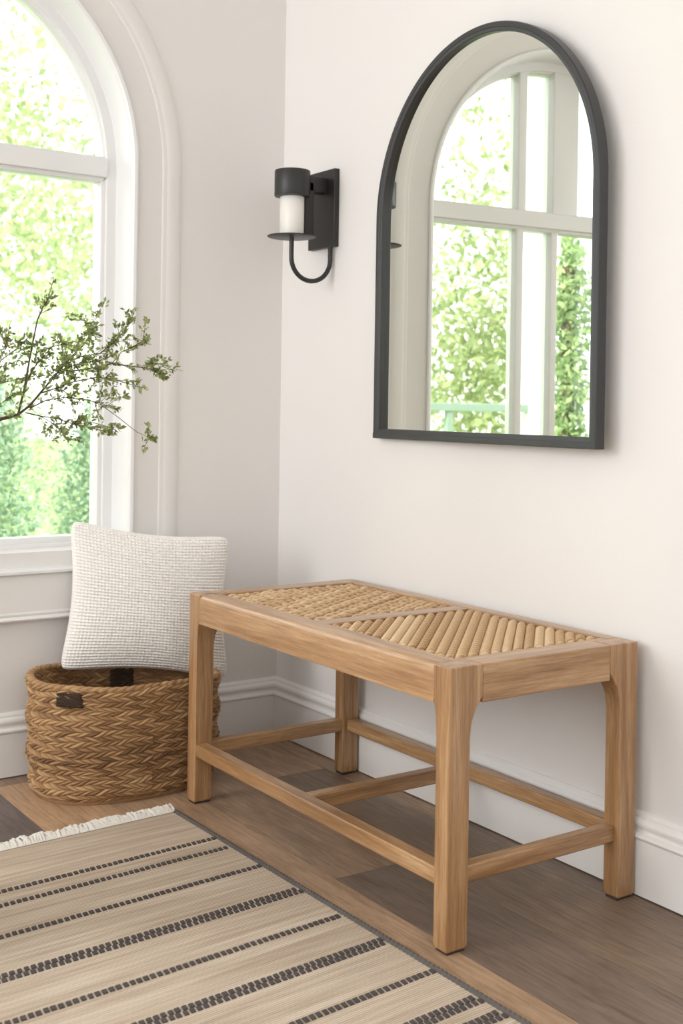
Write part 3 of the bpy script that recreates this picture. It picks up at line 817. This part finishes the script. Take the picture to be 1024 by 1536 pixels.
br = thing('leafy_branch', (.80, -1.30, .66), 'thin branch with small green leaves reaching across the window from the left', 'branch')
tw = Geo(); LV, LQ, LT_ = [], [], []
def bpts(pp, x0=.80, x1=None, jit=.012):
    n = len(pp); x1 = x0 if x1 is None else x1
    out = []
    for i, (u, v) in enumerate(pp):
        x = x0 + (x1 - x0) * i / max(1, n - 1) + (random.uniform(-jit, jit) if 0 < i else 0); out.append(at(u, v, x))
    return out
def add_twig(pts, r0, r1, dens=1.0, first=0.0, size=.0058):
    n = len(pts); dense = []
    for i in range(n - 1):
        for k in range(4): dense.append(pts[i].lerp(pts[i + 1], k / 4))
    dense.append(pts[-1]); m_ = len(dense)
    tw.tube(dense, [r0 + (r1 - r0) * i / (m_ - 1) for i in range(m_)], 6)
    L = sum((dense[i + 1] - dense[i]).length for i in range(m_ - 1)); cnt = int(L / .0034 * dens)
    cs = []; dr = []
    for _ in range(cnt):
        t_ = first + (1 - first) * random.random() ** .7; f_ = t_ * (m_ - 1); i = min(int(f_), m_ - 2)
        p = dense[i].lerp(dense[i + 1], f_ - i); d = (dense[i + 1] - dense[i]).normalized()
        cs.append(p + Vector([random.gauss(0, .0022) for _ in range(3)])); dr.append(d)
    if cs:
        V, Q, T = leaves(np.array(cs), size, np.array(dr) * .7); b0 = sum(len(x) for x in LV)
        LV.append(V); LQ.append(Q + b0); LT_.append(T)
    return dense
def sprout(dense, n, lo, hi, r0, lenr, dens=1.4):
    """short leafy side twigs from a stem"""
    for _ in range(n):
        i = int((lo + (hi - lo) * random.random()) * (len(dense) - 2)); p = dense[i]; d = (dense[i + 1] - dense[i]).normalized()
        side = (R3 * random.uniform(-1, 1) + U3 * random.uniform(-.7, 1) + F2 * random.uniform(-.6, .6)).normalized()
        q = (d * .8 + side).normalized(); L = random.uniform(*lenr)
        k = [p, p + q * L * .5 + side * L * .08, p + q * L]
        add_twig(k, r0, r0 * .4, dens, .15)
VN = Vector((.80, -1.32, .60))
root_ = [VN, Vector((.80, -1.315, .68)), Vector((.80, -1.27, .77)), at(-70, 650, .80), at(-30, 640, .80), at(0, 629, .80), at(27, 622, .80)]
main = add_twig(root_, .0042, .0030, 0)
def stem(pp, r0, r1, x0, x1, dens, first, ns, lo=.2, hi=1, lenr=(.02, .045), sd=1.5):
    d = add_twig(bpts(pp, x0, x1), r0, r1, dens, first); sprout(d, ns, lo, hi, max(.0006, r1 * .8), lenr, sd); return d
stem([(27, 622), (36, 585), (46, 530), (56, 480), (64, 462), (72, 448), (80, 420)], .0022, .0006, .80, .84, .25, .7, 5, .1, .9)
stem([(27, 622), (45, 608), (75, 572), (96, 548), (112, 530), (128, 515), (140, 490)], .0024, .0008, .80, .78, .5, .3, 14)
stem([(36, 585), (48, 555), (62, 538), (78, 520), (112, 512)], .0014, .0006, .80, .86, .8, .3, 9)
stem([(90, 555), (112, 556), (140, 552), (168, 545), (200, 550), (222, 552), (240, 560), (250, 566)], .0015, .0006, .79, .75, .9, .2, 18, .1, .95)
stem([(96, 548), (120, 535), (150, 530), (168, 515), (184, 500), (194, 484), (200, 470)], .0013, .0005, .78, .80, .8, .2, 14, .1, .9, (.018, .038))
stem([(60, 590), (85, 582), (112, 572), (145, 566), (168, 568), (190, 575), (208, 580), (222, 582)], .0014, .0005, .80, .83, .5, .15, 12, .1, .7)
stem([(45, 612), (70, 600), (100, 596), (130, 600), (155, 606), (178, 616)], .0013, .0005, .80, .76, .9, .15, 14)
stem([(38, 619), (60, 624), (85, 628), (110, 636), (135, 642), (160, 647)], .0014, .0006, .80, .82, .7, .2, 12, .1, .95)
stem([(110, 636), (140, 634), (165, 641), (178, 640)], .0009, .0004, .82, .83, .9, .6, 2, .7, 1)
stem([(150, 606), (180, 628), (205, 648), (218, 654), (232, 658)], .0008, .0004, .76, .78, 1.0, .75, 2, .8, 1)
stem([(60, 624), (78, 634), (92, 648), (100, 660)], .001, .0005, .80, .78, 1.2, .2, 9)
stem([(168, 545), (182, 528), (196, 522), (214, 512), (218, 505)], .0008, .0004, .76, .77, 1.0, .2, 6)
stem([(-30, 640), (-20, 590), (0, 542), (25, 523), (40, 508)], .0016, .0006, .80, .84, .6, .5, 9, .4, 1)
stem([(-20, 590), (0, 575), (33, 567), (64, 564)], .0012, .0005, .82, .78, .6, .3, 8, .3, 1)
stem([(-30, 640), (-10, 615), (6, 602), (22, 590)], .0010, .0005, .80, .83, 1.0, .3, 7, .2, 1)
stem([(-20, 590), (-5, 560), (8, 520), (14, 490)], .0010, .0005, .82, .84, 1.0, .3, 8, .3, 1)
stem([(75, 572), (90, 555), (120, 545), (150, 540), (172, 532)], .0010, .0005, .79, .84, .9, .1, 12, .1, 1)
stem([(96, 548), (112, 520), (128, 500), (140, 480), (146, 468)], .0010, .0004, .78, .76, .9, .3, 8, .2, 1)
tw.out('stem', M['twig'], br, smooth=True)
np_mesh('leaves', np.concatenate(LV), np.concatenate(LQ), M['leaf_twig'], br, np.concatenate(LT_), smooth=False)

# ================================================================== OUTSIDE
g = Geo(); g.box(-40, -0.21, -40, 30, -.5, -.35); struct(g.out('garden_ground', M['grass']))
def blob(c, r, n):
    p = rng.normal(size=(n, 3)); p /= np.linalg.norm(p, axis=1, keepdims=True)
    return np.array(c) + p * np.array(r) * (rng.uniform(0, 1, (n, 1)) ** .45)
def tree(name, base, blobs, size, mat, label, cat, group, trunk=True, h=2.0):
    t_ = thing(name, base, label, cat, group)
    pts = np.concatenate([blob(np.array(base) + np.array(c), r, n) for c, r, n in blobs])
    V, Q, T = leaves(pts, size)
    np_mesh('foliage', V, Q, mat, t_, T, smooth=False)
    if trunk:
        g = Geo(); b_ = Vector(base)
        g.tube([b_, b_ + Vector((.05, .02, h * .5)), b_ + Vector((-.03, .05, h))], [.09, .07, .05], 10)
        for c, r, n in blobs[:5]:
            e = b_ + Vector(c); s0 = b_ + Vector((0, 0.03, h * .75)); g.tube([s0, s0.lerp(e, .5) + Vector((0, 0, .15)), e], [.03, .02, .008], 6)
        g.out('trunk', M['bark'], t_, smooth=True)
    return t_
GZ = -.35
tree('garden_tree', (-6.2, 1.75, GZ), [((0, -.1, 3.1), (.8, .9, 1.0), 950), ((.3, -.6, 3.7), (.8, .7, .6), 420), ((-.2, .4, 2.5), (.7, .8, .6), 620), ((.2, -.6, 2.3), (.8, .7, .6), 520), ((0, .2, 4.4), (.8, .8, .5), 300)], .05, M['leaf_light'],
     'airy light green tree outside, seen straight through the arched window', 'tree', None, False, 2.4)
tree('garden_tree', (-10.5, 3.4, GZ), [((0, 0, 3.2), (1.6, 1.7, 1.4), 1500), ((0, -1.2, 4.2), (1.2, 1.2, .9), 500), ((0, .8, 2.2), (1.4, 1.2, 1.0), 1000)], .07, M['leaf_light'],
     'paler tree farther back in the garden behind the airy light green one', 'tree', None, False, 2.4)
for k, (x, y, hh, rr, lab) in enumerate(((-3.6, .42, 1.25, .33, 'slim blue-green conifer outside the lower left of the arched window'), (-4.3, 1.24, 1.22, .30, 'bushy blue-green conifer outside the window, just left of its right jamb'),
                                    (-7.6, 1.9, 1.6, .62, 'broad pale green shrub in the garden behind the two conifers'))):
    tree('garden_shrub', (x, y, GZ), [((0, 0, hh * .3), (rr, rr, hh * .35), 1500), ((0, 0, hh * .62), (rr * .75, rr * .75, hh * .35), 1200), ((.05, 0, hh * .9), (rr * .4, rr * .4, hh * .25), 500)], .026, M['leaf_dark'] if k < 2 else M['leaf_ivy'], lab, 'shrub', 'shrubs outside the arched window', False)
# seen in the mirror
tree('garden_tree', (-5.0, -4.12, GZ), [((0, 0, 2.0), (.8, .55, .8), 1500), ((.1, .1, 1.2), (.8, .5, .8), 1500), ((0, -.1, 3.0), (.8, .5, .6), 450), ((0, .1, 3.7), (.7, .5, .5), 160)], .05, M['leaf_light'],
     'pale garden tree outside, seen only as a reflection in the arched mirror', 'tree', None, False, 2.2)
cl = thing('climbing_plant', (-2.3, -2.85, GZ), 'leafy green climbing plant on a post outside, reflected at the right of the mirror', 'plant')
pts_ = np.concatenate([blob((-2.3, -2.85, GZ + hz), (.13, .10, .26), 520) for hz in (.2, .5, .8, 1.1, 1.4, 1.7, 1.95)] + [blob((-2.3, -2.86, GZ + 2.2), (.09, .07, .14), 120)])
V, Q, T = leaves(pts_, .03); np_mesh('foliage', V, Q, M['leaf_ivy'], cl, T, smooth=False)
g = Geo(); g.box(-2.33, -2.27, -2.88, -2.82, GZ, GZ + 2.1); g.out('post', M['bark'], cl)
PCX, PCY = -1.85, -2.27
po = thing('porch_column', (PCX, PCY, GZ), 'white square porch column outside, reflected in the mirror beside the climbing plant', 'column')
g = Geo(); g.box(PCX - .05, PCX + .05, PCY - .05, PCY + .05, GZ, 3.2, ch=.005); g.out('shaft', M['porch'], po)
g = Geo(); g.box(PCX - .07, PCX + .07, PCY - .07, PCY + .07, GZ, GZ + .2, ch=.008); g.out('plinth', M['porch'], po)
ra = thing('porch_railing', (-1.85, -2.0, GZ), 'thin grey-green porch railing outside, reflected low in the mirror left of the column', 'railing')
g = Geo(); g.box(-1.87, -1.83, -2.218, -1.2, .915, .955, ch=.004); g.out('top_rail', M['railing'], ra)
for yy in (-1.25, -1.75): g = Geo(); g.box(-1.865, -1.835, yy - .015, yy + .015, GZ, .917); g.out('post', M['railing'], ra)
